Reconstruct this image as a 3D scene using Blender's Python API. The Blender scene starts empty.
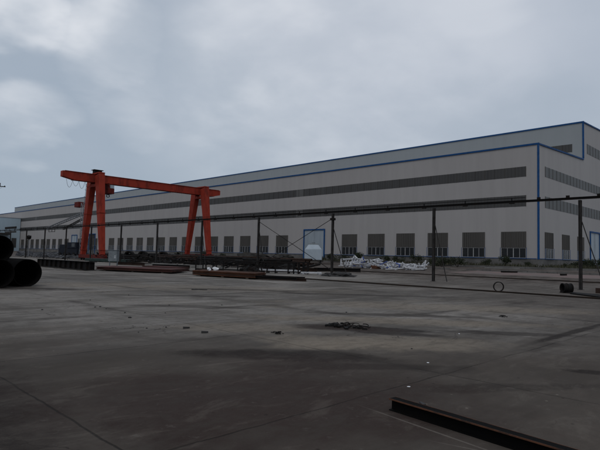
import bpy, bmesh, math, random
from mathutils import Vector, Matrix, Euler
R = random.Random(11)
scene = bpy.context.scene
col = scene.collection
PI = math.pi

# ------------------------------------------------------------------ helpers
def gz(x):                                   # the yard rises gently towards the hall
    return max(0.0, min(0.9, (x - 34.5) * 0.024))

class MB:
    """collects primitives in one bmesh; origin = base of the thing it belongs to"""
    def __init__(s, origin=(0, 0, 0)):
        s.bm = bmesh.new(); s.o = Vector(origin)
    def face(s, pts):
        return s.bm.faces.new([s.bm.verts.new(Vector(p) - s.o) for p in pts])
    def box(s, c, size, rot=None):
        c = Vector(c) - s.o
        M = Matrix.Translation(c) @ ((rot.to_matrix().to_4x4()) if rot is not None else Matrix.Identity(4)) @ Matrix.Diagonal((*size, 1))
        bmesh.ops.create_cube(s.bm, size=1, matrix=M); return s
    def mm(s, a, b):
        a = Vector(a); b = Vector(b)
        return s.box((a + b) / 2, [abs(v) for v in (b - a)])
    def bar(s, p0, p1, w, h=None, w1=None, h1=None, up=(0, 0, 1)):
        """tapering rectangular bar; w across, h along 'up'"""
        h = h or w; w1 = w1 or w; h1 = h1 or h
        p0 = Vector(p0) - s.o; p1 = Vector(p1) - s.o
        d = (p1 - p0).normalized(); u = Vector(up)
        if abs(d.dot(u)) > .98: u = Vector((0, 1, 0))
        a = d.cross(u).normalized(); b = a.cross(d).normalized()
        vs = []
        for p, ww, hh in ((p0, w, h), (p1, w1, h1)):
            for sa, sb in ((-1, -1), (1, -1), (1, 1), (-1, 1)):
                vs.append(s.bm.verts.new(p + a * sa * ww / 2 + b * sb * hh / 2))
        F = s.bm.faces.new
        F(vs[3::-1]); F(vs[4:])
        for i in range(4):
            j = (i + 1) % 4
            F((vs[i], vs[j], vs[4 + j], vs[4 + i]))
        return s
    def cyl(s, p0, p1, r, seg=12, r1=None, caps=True):
        p0 = Vector(p0) - s.o; p1 = Vector(p1) - s.o; r1 = r if r1 is None else r1
        d = (p1 - p0); q = d.to_track_quat('Z', 'Y')
        M = Matrix.Translation((p0 + p1) / 2) @ q.to_matrix().to_4x4()
        bmesh.ops.create_cone(s.bm, cap_ends=caps, segments=seg, radius1=r, radius2=r1, depth=d.length, matrix=M)
        return s
    def tube(s, p0, p1, r, t, seg=32):
        """hollow pipe with wall thickness"""
        p0 = Vector(p0) - s.o; p1 = Vector(p1) - s.o
        q = (p1 - p0).to_track_quat('Z', 'Y'); rings = []
        for p, rr in ((p0, r), (p1, r), (p1, r - t), (p0, r - t)):
            rings.append([s.bm.verts.new(p + q @ Vector((rr * math.cos(2 * PI * k / seg), rr * math.sin(2 * PI * k / seg), 0))) for k in range(seg)])
        for a in range(4):
            A, B = rings[a], rings[(a + 1) % 4]
            for k in range(seg):
                f = s.bm.faces.new((A[k], A[(k + 1) % seg], B[(k + 1) % seg], B[k])); f.smooth = True
        return s
    def wire(s, pts, r, seg=5):
        for a, b in zip(pts, pts[1:]): s.cyl(a, b, r, seg)
        return s
    def ibeam(s, p0, p1, h, w, t=.012, tw=.01):
        p0 = Vector(p0); p1 = Vector(p1); u = Vector((0, 0, 1))
        s.bar(p0 + u * (h - t / 2), p1 + u * (h - t / 2), w, t)
        s.bar(p0 + u * (t / 2), p1 + u * (t / 2), w, t)
        s.bar(p0 + u * (h / 2), p1 + u * (h / 2), tw, h - 2 * t - .002)
        return s
    def build(s, name, mat, parent=None, bevel=0, recalc=True):
        if recalc: bmesh.ops.recalc_face_normals(s.bm, faces=s.bm.faces)
        me = bpy.data.meshes.new(name); s.bm.to_mesh(me); s.bm.free()
        o = bpy.data.objects.new(name, me); col.objects.link(o)
        me.materials.append(mat)
        if parent is not None: o.parent = parent
        else: o.location = s.o
        if bevel:
            m = o.modifiers.new('bevel', 'BEVEL'); m.width = bevel; m.segments = 2; m.limit_method = 'ANGLE'
        return o

def tag(o, label=None, cat=None, group=None, kind=None):
    if label: o['label'] = label
    if cat: o['category'] = cat
    if group: o['group'] = group
    if kind: o['kind'] = kind
    return o
def thing(name, loc, label, cat, group=None):
    o = bpy.data.objects.new(name, None); col.objects.link(o); o.location = loc; o.empty_display_size = .2
    return tag(o, label, cat, group)
def dup(o, loc=None, rotz=None, scale=None, label=None, parent=None):
    c = o.copy(); col.objects.link(c)
    if parent is not None: c.parent = parent
    if loc is not None: c.location = loc
    if rotz is not None: c.rotation_euler = (0, 0, rotz)
    if scale is not None: c.scale = scale
    if label: c['label'] = label
    for ch in list(o.children): dup(ch, parent=c)
    return c

# ------------------------------------------------------------------ materials
class NT:
    def __init__(s, name):
        s.m = bpy.data.materials.new(name); s.m.use_nodes = True
        s.t = s.m.node_tree; s.b = s.t.nodes['Principled BSDF']; s.out = s.t.nodes['Material Output']
    def n(s, typ, **kw):
        n = s.t.nodes.new(typ)
        for k, v in kw.items(): setattr(n, k, v)
        return n
    def l(s, a, b): s.t.links.new(a, b)
    def val(s, sock, v):
        if hasattr(v, 'is_linked') or isinstance(v, bpy.types.NodeSocket): s.l(v, sock)
        else: sock.default_value = v
    def math(s, op, a, b=0.0, c=None, clamp=False):
        n = s.n('ShaderNodeMath', operation=op, use_clamp=clamp)
        s.val(n.inputs[0], a); s.val(n.inputs[1], b)
        if c is not None: s.val(n.inputs[2], c)
        return n.outputs[0]
    def mix(s, f, a, b, mode='MIX'):
        n = s.n('ShaderNodeMix', data_type='RGBA', blend_type=mode)
        s.val(n.inputs[0], f)
        for i, v in ((6, a), (7, b)):
            s.val(n.inputs[i], v if isinstance(v, bpy.types.NodeSocket) else (*v, 1))
        return n.outputs[2]
    def ramp(s, f, a, b, lo=0.0, hi=1.0):
        n = s.n('ShaderNodeMapRange', interpolation_type='SMOOTHSTEP')
        s.val(n.inputs[0], f); n.inputs[1].default_value = a; n.inputs[2].default_value = b
        n.inputs[3].default_value = lo; n.inputs[4].default_value = hi
        return n.outputs[0]
    def pos(s):
        return s.n('ShaderNodeNewGeometry').outputs['Position']
    def obj(s):
        return s.n('ShaderNodeTexCoord').outputs['Object']
    def noise(s, vec, scale, detail=4, rough=.55, stretch=None, dist=0):
        if stretch:
            mp = s.n('ShaderNodeMapping'); mp.inputs['Scale'].default_value = stretch; s.l(vec, mp.inputs[0]); vec = mp.outputs[0]
        n = s.n('ShaderNodeTexNoise'); s.l(vec, n.inputs['Vector'])
        n.inputs['Scale'].default_value = scale; n.inputs['Detail'].default_value = detail
        n.inputs['Roughness'].default_value = rough; n.inputs['Distortion'].default_value = dist
        return n.outputs[0]
    def bump(s, h, strength=.3, dist=.02):
        n = s.n('ShaderNodeBump'); n.inputs['Strength'].default_value = strength; n.inputs['Distance'].default_value = dist
        s.l(h, n.inputs['Height']); s.l(n.outputs[0], s.b.inputs['Normal'])

def mat(name, c, rough=.6, metal=0.0, c2=None, scale=3.0, lo=.4, hi=.7, bump=0.0, stretch=None, spec=.5):
    """base colour with worn / dirty patches of a second colour"""
    s = NT(name); s.b.inputs['Metallic'].default_value = metal; s.b.inputs['Specular IOR Level'].default_value = spec
    c2 = c2 or tuple(v * .6 for v in c)
    p = s.obj(); f = s.noise(p, scale, 5, .65, stretch)
    s.l(s.mix(s.ramp(f, lo, hi), c, c2), s.b.inputs['Base Color'])
    s.l(s.ramp(f, .3, .7, rough * .85, min(1, rough * 1.15)), s.b.inputs['Roughness'])
    if bump: s.bump(s.noise(p, scale * 12, 4), bump, .01)
    return s.m

def cladding(name, c, c2, period=.25, panel=1.0):
    """profiled steel sheet, ribs along z, faint differences from sheet to sheet, streaks of dirt"""
    s = NT(name); p = s.pos(); sp = s.n('ShaderNodeSeparateXYZ'); s.l(p, sp.inputs[0])
    along = s.math('ADD', sp.outputs[0], sp.outputs[1])
    wn = s.n('ShaderNodeTexWhiteNoise', noise_dimensions='1D')
    s.l(s.math('FLOOR', s.math('DIVIDE', along, panel)), wn.inputs['W'])
    streak = s.noise(p, 1.0, 5, .6, (.9, .9, .07))
    big = s.noise(p, .06, 3, .5)
    f = s.math('ADD', s.math('MULTIPLY', wn.outputs[0], .2), s.math('MULTIPLY', s.ramp(streak, .35, .75), .5))
    f = s.math('ADD', f, s.math('MULTIPLY', s.ramp(big, .35, .65), .3), clamp=True)
    s.l(s.mix(f, c, c2), s.b.inputs['Base Color'])
    s.b.inputs['Roughness'].default_value = .62; s.b.inputs['Specular IOR Level'].default_value = .3
    fr = s.math('FRACT', s.math('DIVIDE', along, period))
    s.bump(s.ramp(s.math('ABSOLUTE', s.math('SUBTRACT', fr, .5)), .12, .28), .12, .02)
    return s.m

def striped(name, c, c2, cl, period=.3, cell=1.2, thr=.93, rough=.5):
    """translucent panels / louvres: fine upright stripes, odd panels lighter"""
    s = NT(name); p = s.pos(); sp = s.n('ShaderNodeSeparateXYZ'); s.l(p, sp.inputs[0])
    along = s.math('ADD', sp.outputs[0], sp.outputs[1])
    fr = s.math('FRACT', s.math('DIVIDE', along, period))
    wn = s.n('ShaderNodeTexWhiteNoise', noise_dimensions='1D')
    s.l(s.math('FLOOR', s.math('DIVIDE', along, cell)), wn.inputs['W'])
    wn2 = s.n('ShaderNodeTexWhiteNoise', noise_dimensions='1D')
    s.l(s.math('ADD', s.math('FLOOR', s.math('DIVIDE', along, cell * .37)), 77.3), wn2.inputs['W'])
    base = s.mix(s.ramp(fr, .55, .8), c, c2)
    base = s.mix(s.math('MULTIPLY', wn2.outputs[0], .45), base, tuple(v * 1.6 for v in c2))
    base = s.mix(s.ramp(wn.outputs[0], thr, thr + .05, 0, .55), base, cl)
    s.l(base, s.b.inputs['Base Color']); s.b.inputs['Roughness'].default_value = rough
    s.b.inputs['Specular IOR Level'].default_value = .3
    return s.m

def ground_mat():
    s = NT('yard_concrete'); p = s.pos(); sp = s.n('ShaderNodeSeparateXYZ'); s.l(p, sp.inputs[0])
    X, Y = sp.outputs[0], sp.outputs[1]
    wob = s.math('MULTIPLY', s.math('SUBTRACT', s.noise(p, 1.7, 4), .5), .09)
    u = s.math('DIVIDE', s.math('SUBTRACT', s.math('ADD', X, wob), 2.06), 4.66)
    v = s.math('DIVIDE', s.math('SUBTRACT', s.math('ADD', Y, wob), 3.78), 4.5)
    def edge(q):                                  # distance to the nearest joint in metres
        fr = s.math('FRACT', q); return s.math('MULTIPLY', s.math('MINIMUM', fr, s.math('SUBTRACT', 1.0, fr)), 4.6)
    d = s.math('MINIMUM', edge(u), edge(v))
    inyard = s.ramp(X, 26.0, 26.6, 1, 0)
    broken = s.noise(p, .55, 3)
    jw = s.math('MULTIPLY', s.ramp(d, .005, .018, 1, 0), s.math('MULTIPLY', inyard, s.ramp(broken, .35, .6, .15, .85)))
    jdirt = s.math('MULTIPLY', s.ramp(d, .0, .35, 1, 0), s.math('MULTIPLY', inyard, s.ramp(s.noise(p, .33, 4), .48, .62)))
    cv = s.n('ShaderNodeCombineXYZ'); s.l(s.math('FLOOR', u), cv.inputs[0]); s.l(s.math('FLOOR', v), cv.inputs[1])
    wn = s.n('ShaderNodeTexWhiteNoise', noise_dimensions='2D'); s.l(cv.outputs[0], wn.inputs['Vector'])
    big = s.noise(p, .11, 5, .6, dist=.6)
    mid = s.noise(p, .42, 6, .65, (1.0, .45, 1), dist=.8)
    drag = s.noise(p, .8, 6, .7, (.25, 1.3, 1), dist=.5)
    fine = s.noise(p, 5.5, 8, .72)
    grit = s.noise(p, 60, 3, .7)
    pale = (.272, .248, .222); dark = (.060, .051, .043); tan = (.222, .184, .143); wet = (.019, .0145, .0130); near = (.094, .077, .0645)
    dry_sheen = s.ramp(s.math('ADD', s.math('ADD', X, Y), s.math('MULTIPLY', s.math('SUBTRACT', big, .5), 16)), 8, 21)  # drier further off; grazing sky sheen and lens vignette also put into the colour
    streak = s.noise(p, .55, 6, .68, (.16, 1.5, 1), dist=.35)
    sweep = s.noise(p, .3, 5, .62, (.5, 1.0, 1), dist=1.4)
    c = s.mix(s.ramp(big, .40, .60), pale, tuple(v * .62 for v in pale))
    c = s.mix(s.ramp(dry_sheen, 0, 1, 1, 0), c, s.mix(s.ramp(sweep, .38, .62), near, tuple(v * .62 for v in near)))
    c = s.mix(s.math('MULTIPLY', s.ramp(mid, .46, .68), .55), c, dark)
    c = s.mix(s.math('MULTIPLY', s.ramp(drag, .48, .70), .45), c, dark)
    c = s.mix(s.math('MULTIPLY', s.ramp(streak, .48, .68), .5), c, dark)
    c = s.mix(s.math('MULTIPLY', s.ramp(streak, .36, .46, 1, 0), s.ramp(dry_sheen, 0, 1, .06, .6)), c, tuple(v * 1.2 for v in pale))
    c = s.mix(s.math('MULTIPLY', s.ramp(sweep, .30, .44, 1, 0), s.ramp(dry_sheen, 0, 1, .10, .5)), c, tan)
    c = s.mix(s.math('MULTIPLY', s.ramp(mid, .30, .42, 1, 0), s.math('MULTIPLY', dry_sheen, .5)), c, (.31, .28, .24))
    c = s.mix(s.math('MULTIPLY', wn.outputs[0], s.math('MULTIPLY', inyard, .45)), c, dark)
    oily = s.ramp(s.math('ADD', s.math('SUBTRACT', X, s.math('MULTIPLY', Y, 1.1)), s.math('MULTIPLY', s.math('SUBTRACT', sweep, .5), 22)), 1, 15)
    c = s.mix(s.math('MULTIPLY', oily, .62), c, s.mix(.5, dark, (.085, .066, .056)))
    # trodden sand patches and oil / wet stains that lie where they lie in the yard
    def blob(x, y, rx, ry, rot=0, w=.5):
        mp = s.n('ShaderNodeMapping', vector_type='TEXTURE')
        mp.inputs['Location'].default_value = (x, y, 0); mp.inputs['Rotation'].default_value = (0, 0, math.radians(rot))
        mp.inputs['Scale'].default_value = (rx, ry, 1e6); s.l(p, mp.inputs[0])
        ln = s.n('ShaderNodeVectorMath', operation='LENGTH'); s.l(mp.outputs[0], ln.inputs[0])
        r = s.math('ADD', ln.outputs[1], s.math('MULTIPLY', s.math('SUBTRACT', mid2, .5), 1.7))
        return s.ramp(r, 1 - w * .5, 1 + w * .5, 1, 0)
    mid2 = s.noise(p, .9, 6, .65)
    for x, y, rx, ry, rot, k in ((8.2, 6.0, 2.2, .8, -45, .75), (11.2, 7.9, 3.4, .7, -48, .7), (16, 9, 5.0, 1.2, -50, .55), (7.4, 9.0, 1.6, .7, -40, .5), (14, 21, 7, 2.0, -45, .4), (7.2, 6.3, 1.1, .35, -30, .7)):
        c = s.mix(s.math('MULTIPLY', blob(x, y, rx, ry, rot, .9), k), c, tan)
    for x, y, rx, ry, rot, k in ((5.9, 6.1, 1.5, .5, -48, .9), (9.9, 6.85, 1.15, .3, -60, .9), (9.15, 7.9, .9, .5, -45, .75), (9.5, 6.5, 1.0, .3, -60, .8), (13.2, 4.1, 2.9, .13, 1, .85), (8.6, 2.4, .35, .16, -60, .85),
                              (-0.35, 6.2, 2.35, 6.5, 0, .9), (11.6, 5.0, 1.7, .28, -50, .65), (12.5, 8.6, 2.3, .35, -48, .65), (3.1, 2.2, 1.6, .6, -45, .55), (15.5, 18.5, 3.8, .6, -45, .5), (9.0, 13.5, 2.2, .4, -45, .55), (24.5, 32.5, 4.5, 1.2, -52, .8),
                              (20.4, 40, 3.6, 1.0, -70, .7), (6.9, 23.6, 2.6, .8, -40, .8), (6.1, 4.9, 1.2, .22, -40, .6), (11, 17, 3.2, .35, -38, .5), (18, 14, 4.2, .5, -47, .55), (6.6, 2.9, 1.3, .2, -35, .5)):
        c = s.mix(s.math('MULTIPLY', blob(x, y, rx, ry, rot, .7), k), c, wet)
    for x, y, rx, ry, rot, k in ((3.9, 4.4, 2.3, 1.35, -45, .8), (5.6, 5.6, 1.2, .8, -45, .5), (9.2, 7.6, 1.3, .4, -55, .5)):
        c = s.mix(s.math('MULTIPLY', blob(x, y, rx, ry, rot, .9), k), c, (.036, .0235, .0205))
    for x, y, rx, ry, rot, k in ((4.42, 2.55, .006, .8, -8, .4), (4.28, 2.1, .005, .3, 15, .3)):   # scratches in the concrete beside the beam
        c = s.mix(s.math('MULTIPLY', blob(x, y, rx * 2, ry, rot, 1.2), k), c, (.24, .21, .18))
    # beyond the slabs: packed earth, rust dust and rubble in front of the hall
    far = s.ramp(s.math('ADD', X, s.math('MULTIPLY', s.math('SUBTRACT', big, .5), 8)), 36, 41)
    earth = s.mix(s.ramp(s.noise(p, .8, 6, .7), .4, .65), (.062, .051, .044), (.150, .126, .110))
    c = s.mix(far, c, earth)
    c = s.mix(s.math('MULTIPLY', s.ramp(fine, .42, .66), .5), c, s.mix(.6, c, dark))
    c = s.mix(s.math('MULTIPLY', s.ramp(fine, .3, .42, 1, 0), .28), c, s.mix(.5, c, (.26, .24, .21)))
    c = s.mix(s.math('MULTIPLY', s.ramp(grit, .5, .7), .5), c, s.mix(.7, c, dark))
    # hairline cracks, grit, pale chips and smears
    vo = s.n('ShaderNodeTexVoronoi', feature='DISTANCE_TO_EDGE'); vo.inputs['Scale'].default_value = .34
    wv = s.n('ShaderNodeVectorMath', operation='ADD'); s.l(p, wv.inputs[0])
    nz = s.n('ShaderNodeTexNoise'); nz.inputs['Scale'].default_value = 1.1; nz.inputs['Detail'].default_value = 5; s.l(p, nz.inputs['Vector'])
    sc_ = s.n('ShaderNodeVectorMath', operation='SCALE'); s.l(nz.outputs['Color'], sc_.inputs[0]); sc_.inputs['Scale'].default_value = 1.2; s.l(sc_.outputs[0], wv.inputs[1]); s.l(wv.outputs[0], vo.inputs['Vector'])
    crack = s.math('MULTIPLY', s.ramp(vo.outputs['Distance'], .001, .0045, 1, 0), s.ramp(s.noise(p, .23, 3), .5, .6))
    c = s.mix(s.math('MULTIPLY', crack, .75), c, wet)
    med = s.noise(p, 2.2, 7, .72, (.45, 1.0, 1), dist=.6)
    c = s.mix(s.math('MULTIPLY', s.ramp(med, .50, .64), .5), c, s.mix(.75, c, dark))
    c = s.mix(s.math('MULTIPLY', s.ramp(med, .34, .48, 1, 0), .15), c, s.mix(.6, c, (.29, .255, .21)))
    spk = s.n('ShaderNodeTexVoronoi', feature='F1'); spk.inputs['Scale'].default_value = 5.0; s.l(p, spk.inputs['Vector'])
    spc = s.n('ShaderNodeSeparateXYZ'); s.l(spk.outputs['Color'], spc.inputs[0])
    chips = s.math('MULTIPLY', s.ramp(spk.outputs['Distance'], .05, .11, 1, 0), s.ramp(spc.outputs[0], .90, .93))
    c = s.mix(s.math('MULTIPLY', chips, .4), c, (.30, .27, .225))
    dk = s.math('MULTIPLY', s.ramp(spk.outputs['Distance'], .06, .14, 1, 0), s.ramp(spc.outputs[1], .86, .9))
    c = s.mix(s.math('MULTIPLY', dk, .6), c, wet)
    c = s.mix(s.math('MULTIPLY', jdirt, .55), c, s.mix(.3, wet, dark))
    c = s.mix(s.math('MULTIPLY', jw, .8), c, (.012, .011, .010))
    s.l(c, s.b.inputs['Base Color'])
    s.l(s.ramp(s.math('ADD', big, s.math('MULTIPLY', mid2, .6)), .5, 1.1, .95, .75), s.b.inputs['Roughness'])
    s.b.inputs['Specular IOR Level'].default_value = .06
    h = s.math('SUBTRACT', s.math('ADD', s.math('MULTIPLY', fine, .6), s.math('MULTIPLY', grit, .35)), s.math('MULTIPLY', jw, 2.0))
    s.bump(h, .45, .012)
    return s.m

M = dict(
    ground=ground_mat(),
    wall=cladding('white_steel_cladding', (.362, .338, .323), (.318, .297, .284)),
    upper=cladding('grey_blue_cladding', (.295, .31, .312), (.27, .285, .288)),
    bluewall=cladding('pale_blue_cladding', (.36, .44, .49), (.32, .40, .45)),
    plinth=mat('rendered_plinth', (.125, .117, .108), .85, c2=(.085, .08, .074), scale=.5, lo=.4, hi=.65, bump=.2),
    trim=mat('blue_flashing', (.009, .064, .19), .6, c2=(.008, .052, .155), spec=.15, scale=2),
    strip=striped('strip_glazing', (.056, .053, .050), (.040, .038, .036), (.13, .126, .12), .5, 1.9, .93),
    louvre=striped('weathered_louvre', (.074, .067, .059), (.048, .044, .039), (.11, .10, .09), .33, 1.1, .9, .7),
    louvre_pale=striped('grey_strip_glazing', (.095, .095, .09), (.08, .08, .076), (.13, .13, .125), .5, 1.9, .9),
    frame=mat('white_window_frame', (.34, .33, .32), .5, c2=(.26, .25, .245)),
    glass=mat('dark_window_glass', (.008, .009, .010), .25, c2=(.016, .016, .016), scale=.6, spec=.3),
    doorblue=mat('pale_blue_door', (.30, .34, .37), .5, c2=(.24, .28, .31), scale=.6, stretch=(1, 1, .2)),
    darkvoid=mat('unlit_interior', (.02, .02, .02), .9),
    roof=mat('roof_sheet', (.3, .31, .33), .6),
    red=mat('red_crane_paint', (.29, .036, .020), .7, c2=(.15, .024, .016), scale=1.1, lo=.42, hi=.72, stretch=(1, 1, .4), spec=.12),
    darkred=mat('dark_red_paint', (.12, .016, .012), .7, c2=(.075, .013, .010), spec=.12),
    steel=mat('dark_steel', (.034, .031, .029), .75, .0, c2=(.02, .017, .015), scale=2.5, spec=.18),
    black=mat('black_steel', (.010, .0095, .009), .8, c2=(.018, .013, .011), scale=2, spec=.12),
    pipeblack=mat('bitumen_coated_steel', (.0035, .0033, .0032), .85, c2=(.006, .005, .0045), scale=1.5, spec=.06),
    rust=mat('rusted_steel_plate', (.075, .03, .016), .85, .0, c2=(.035, .018, .012), scale=1.2, bump=.2, spec=.12),
    rustedge=mat('orange_rust_edge', (.105, .036, .013), .85, c2=(.025, .014, .009), scale=5, lo=.42, hi=.68, bump=.2),
    redplate=mat('red_primed_plate', (.072, .024, .020), .85, c2=(.035, .02, .016), scale=.5, spec=.15),
    brown=mat('brown_steel', (.04, .024, .018), .85, c2=(.022, .015, .012), scale=1, spec=.15),
    green=mat('green_painted_steel', (.016, .036, .03), .8),
    grey=mat('grey_enamel', (.16, .18, .19), .5, c2=(.12, .13, .14)),
    concrete=mat('pale_concrete', (.17, .16, .148), .85, c2=(.11, .105, .096), scale=.7, bump=.3),
    white=mat('white_paint', (.56, .56, .57), .55, c2=(.34, .34, .35), scale=2),
    bluepaint=mat('blue_paint', (.05, .09, .33), .5),
    plastic=mat('white_foam', (.8, .8, .8), .6, c2=(.7, .7, .7)),
    tank=mat('translucent_white_plastic', (.36, .41, .45), .4, c2=(.30, .35, .39), scale=.8),
    navy=mat('dark_navy_paint', (.011, .013, .021), .75, c2=(.016, .017, .02), spec=.12),
    alu=mat('galvanised_lattice', (.22, .22, .23), .5, .3),
    paving=mat('pinkish_paving', (.155, .10, .086), .85, c2=(.12, .098, .085), scale=.35, lo=.42, hi=.62, bump=.2),
    soil=mat('bed_soil', (.028, .025, .021), .95, c2=(.048, .043, .036), scale=.6, bump=.6),
    stone=mat('dark_stone', (.03, .028, .027), .9, bump=.3),
    rubble=mat('grey_rubble', (.075, .075, .08), .9, c2=(.03, .032, .036), scale=.25, lo=.4, hi=.6),
    stem=mat('woody_stem', (.05, .04, .03), .9),
    rail=mat('rail_steel', (.035, .028, .023), .8, .0, c2=(.05, .032, .022), spec=.15),
)
def leafmat(name, c, c2):
    s = NT(name); oi = s.n('ShaderNodeNewGeometry')
    s.l(s.mix(oi.outputs['Random Per Island'], c, c2), s.b.inputs['Base Color'])
    s.b.inputs['Roughness'].default_value = .7; s.b.inputs['Specular IOR Level'].default_value = .2
    return s.m
M['leaf'] = leafmat('dull_green_leaf', (.013, .019, .009), (.036, .042, .02))
M['grass'] = leafmat('dry_weed', (.03, .032, .016), (.065, .06, .035))

# ------------------------------------------------------------------ ground
def strip_sheet(name, x0, x1, y0, y1, dz, m, kind='structure', nx=1):
    b = MB(); xs = sorted({x0, x1} | {x for x in (34.5, 72.0) if x0 < x < x1})
    for a, c in zip(xs, xs[1:]):
        b.face([(a, y0, gz(a) + dz), (c, y0, gz(c) + dz), (c, y1, gz(c) + dz), (a, y1, gz(a) + dz)])
    bmesh.ops.remove_doubles(b.bm, verts=b.bm.verts, dist=1e-4)
    o = b.build(name, m); tag(o, kind=kind); return o
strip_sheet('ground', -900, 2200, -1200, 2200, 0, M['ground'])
tag(strip_sheet('paving', 48.5, 55.2, -80, 27, .004, M['paving']), 'pinkish brick paving strip in front of the white hall')
b = MB(); b.mm((66.0, -60, gz(66)), (73.3, 64, .96)); 
bed = b.build('planting_bed', M['soil']); tag(bed, 'low bed of dark soil along the foot of the hall wall', kind='structure')
b = MB()
for y in range(-60, 60, 2):
    if R.random() < .12: continue
    b.box((65.9 + R.uniform(-.02, .02), y + 1, .80), (.14, 1.97, .42), Euler((0, R.uniform(-.03, .03), 0)))
tag(b.build('kerb', M['plinth']), 'concrete kerb in front of the planting bed', kind='structure')
b = MB()
for y in range(-60, 46, 1):
    if R.random() < .25: continue
    b.box((56.4 + R.uniform(-.03, .03), y + .5, gz(56.4) + .07), (.15, .96, .14))
tag(b.build('kerb', M['plinth']), 'worn low kerb between the dirt strip and the paving', kind='structure')

# ------------------------------------------------------------------ the hall
HX, HY, HE, G = 73.5, 27.2, 18.05, .9       # facade plane, gable plane, eave height, floor
YE = 335.0
UX, UE = 93.0, 25.04
o0 = (HX, HY, G)
hall = thing('factory_hall', o0, 'long white factory hall with blue trim and a raised grey upper hall', 'factory hall')
b = MB(o0)
b.face([(HX, HY, 2.1), (HX, YE, 2.1), (HX, YE, HE), (HX, HY, HE)])
b.face([(HX, YE, G), (UX, YE, G), (UX, YE, 18.75), (HX, YE, HE)])
wall = b.build('wall', M['wall'], hall)
b = MB(o0)
sl = (25.41 - 25.04) / 9.4
RX = 109.0; RZ = UE + sl * (RX - UX)
b.face([(HX, HY, 2.1), (UX, HY, 2.1), (UX, HY, 18.78), (HX, HY, HE)])
b.face([(UX, HY, 2.1), (125, HY, 2.1), (125, HY, UE), (RX, HY, RZ), (UX, HY, UE)])
b.face([(125, HY, 2.1), (144.5, HY, 2.1), (144.5, HY, HE), (125, HY, 18.78)])
b.face([(144.5, HY, G), (144.5, YE, G), (144.5, YE, HE), (144.5, HY, HE)])
b.build('gable_wall', M['wall'], hall, recalc=False)
b = MB(o0)
b.face([(UX, HY, 18.6), (UX, 321, 18.6), (UX, 321, UE), (UX, HY, UE)])
b.face([(UX, 321, 18.6), (125, 321, 18.6), (125, 321, UE), (RX, 321, RZ), (UX, 321, UE)])
b.face([(125, HY, 18.6), (125, 321, 18.6), (125, 321, UE), (125, HY, UE)])
b.build('upper_wall', M['upper'], hall)
b = MB(o0)
b.face([(HX, HY, HE), (UX, HY, 18.78), (UX, YE, 18.78), (HX, YE, HE)])
b.face([(125, HY, 18.78), (144.5, HY, HE), (144.5, YE, HE), (125, YE, 18.78)])
b.face([(UX, HY, UE), (RX, HY, RZ), (RX, 321, RZ), (UX, 321, UE)])
b.face([(RX, HY, RZ), (125, HY, UE), (125, 321, UE), (RX, 321, RZ)])
b.build('roof', M['roof'], hall)
b = MB(o0)
b.mm((HX - .06, HY - .06, .7), (HX + .2, 66.55, 2.06)); b.mm((HX - .06, 72.45, .7), (HX + .2, YE, 2.06))
b.mm((HX + .2, HY - .06, .7), (95.9, HY + .2, 2.06)); b.mm((101.3, HY - .06, .7), (144.5, HY + .2, 2.06))
b.build('plinth', M['plinth'], hall)
b = MB(o0)                                     # flashings
b.mm((HX - .12, HY - .12, HE - .14), (HX + .05, YE, HE + .10))
b.mm((UX - .12, HY - .12, UE - .12), (UX + .05, 321, UE + .12))
b.mm((HX - .10, HY - .10, 2.0), (HX + .13, HY + .12, HE - .143))
b.mm((UX - .10, HY - .10, 18.95), (UX + .14, HY + .12, UE - .123))
for (xa, za, xb, zb) in ((HX + .06, HE, UX - .1, 18.78), (UX + .06, UE, RX, RZ), (RX, RZ, 125, UE), (125.1, 18.78, 144.5, HE)):
    b.bar((xa, HY - .05, za - .05), (xb, HY - .05, zb - .05), .16, .23)
b.mm((HX - .1, HY + .3, 2.06), (HX + .05, 66.55, 2.13)); b.mm((HX - .1, 72.45, 2.06), (HX + .05, YE, 2.13))
b.mm((HX + .3, HY - .1, 2.06), (95.85, HY + .05, 2.13))
b.build('blue_flashing', M['trim'], hall)
# strip glazing
def strip_win(axis, a0, a1, z0, z1, m, plane):
    b = MB(o0)
    def P(a, off, z): return (plane - off, a, z) if axis == 'Y' else (a, plane - off, z)
    b.mm(P(a0, -.02, z0), P(a1, .025, z1))
    nf = len(b.bm.faces); n = int((a1 - a0) / 1.5)
    for k in range(n + 1):
        a = a0 + (a1 - a0) * k / n
        b.mm(P(a - .03, .02, z0 - .01), P(a + .03, .055, z1 + .01))
    b.bm.faces.ensure_lookup_table()
    for fc in b.bm.faces[nf:]: fc.material_index = 1
    s = b.build('strip_window', m, hall); s.data.materials.append(M['louvre'])
strip_win('Y', 28.9, 330, 13.6, 15.03, M['strip'], HX)
strip_win('Y', 28.9, 330, 9.4, 10.95, M['strip'], HX)
strip_win('X', 75.95, 118, 13.7, 15.15, M['louvre_pale'], HY)
strip_win('X', 75.95, 118, 9.3, 10.9, M['louvre_pale'], HY)
strip_win('X', 94.9, 123, 20.0, 21.65, M['louvre_pale'], HY)
strip_win('Y', 28.95, 316, 20.2, 21.55, M['strip'], UX)
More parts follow.
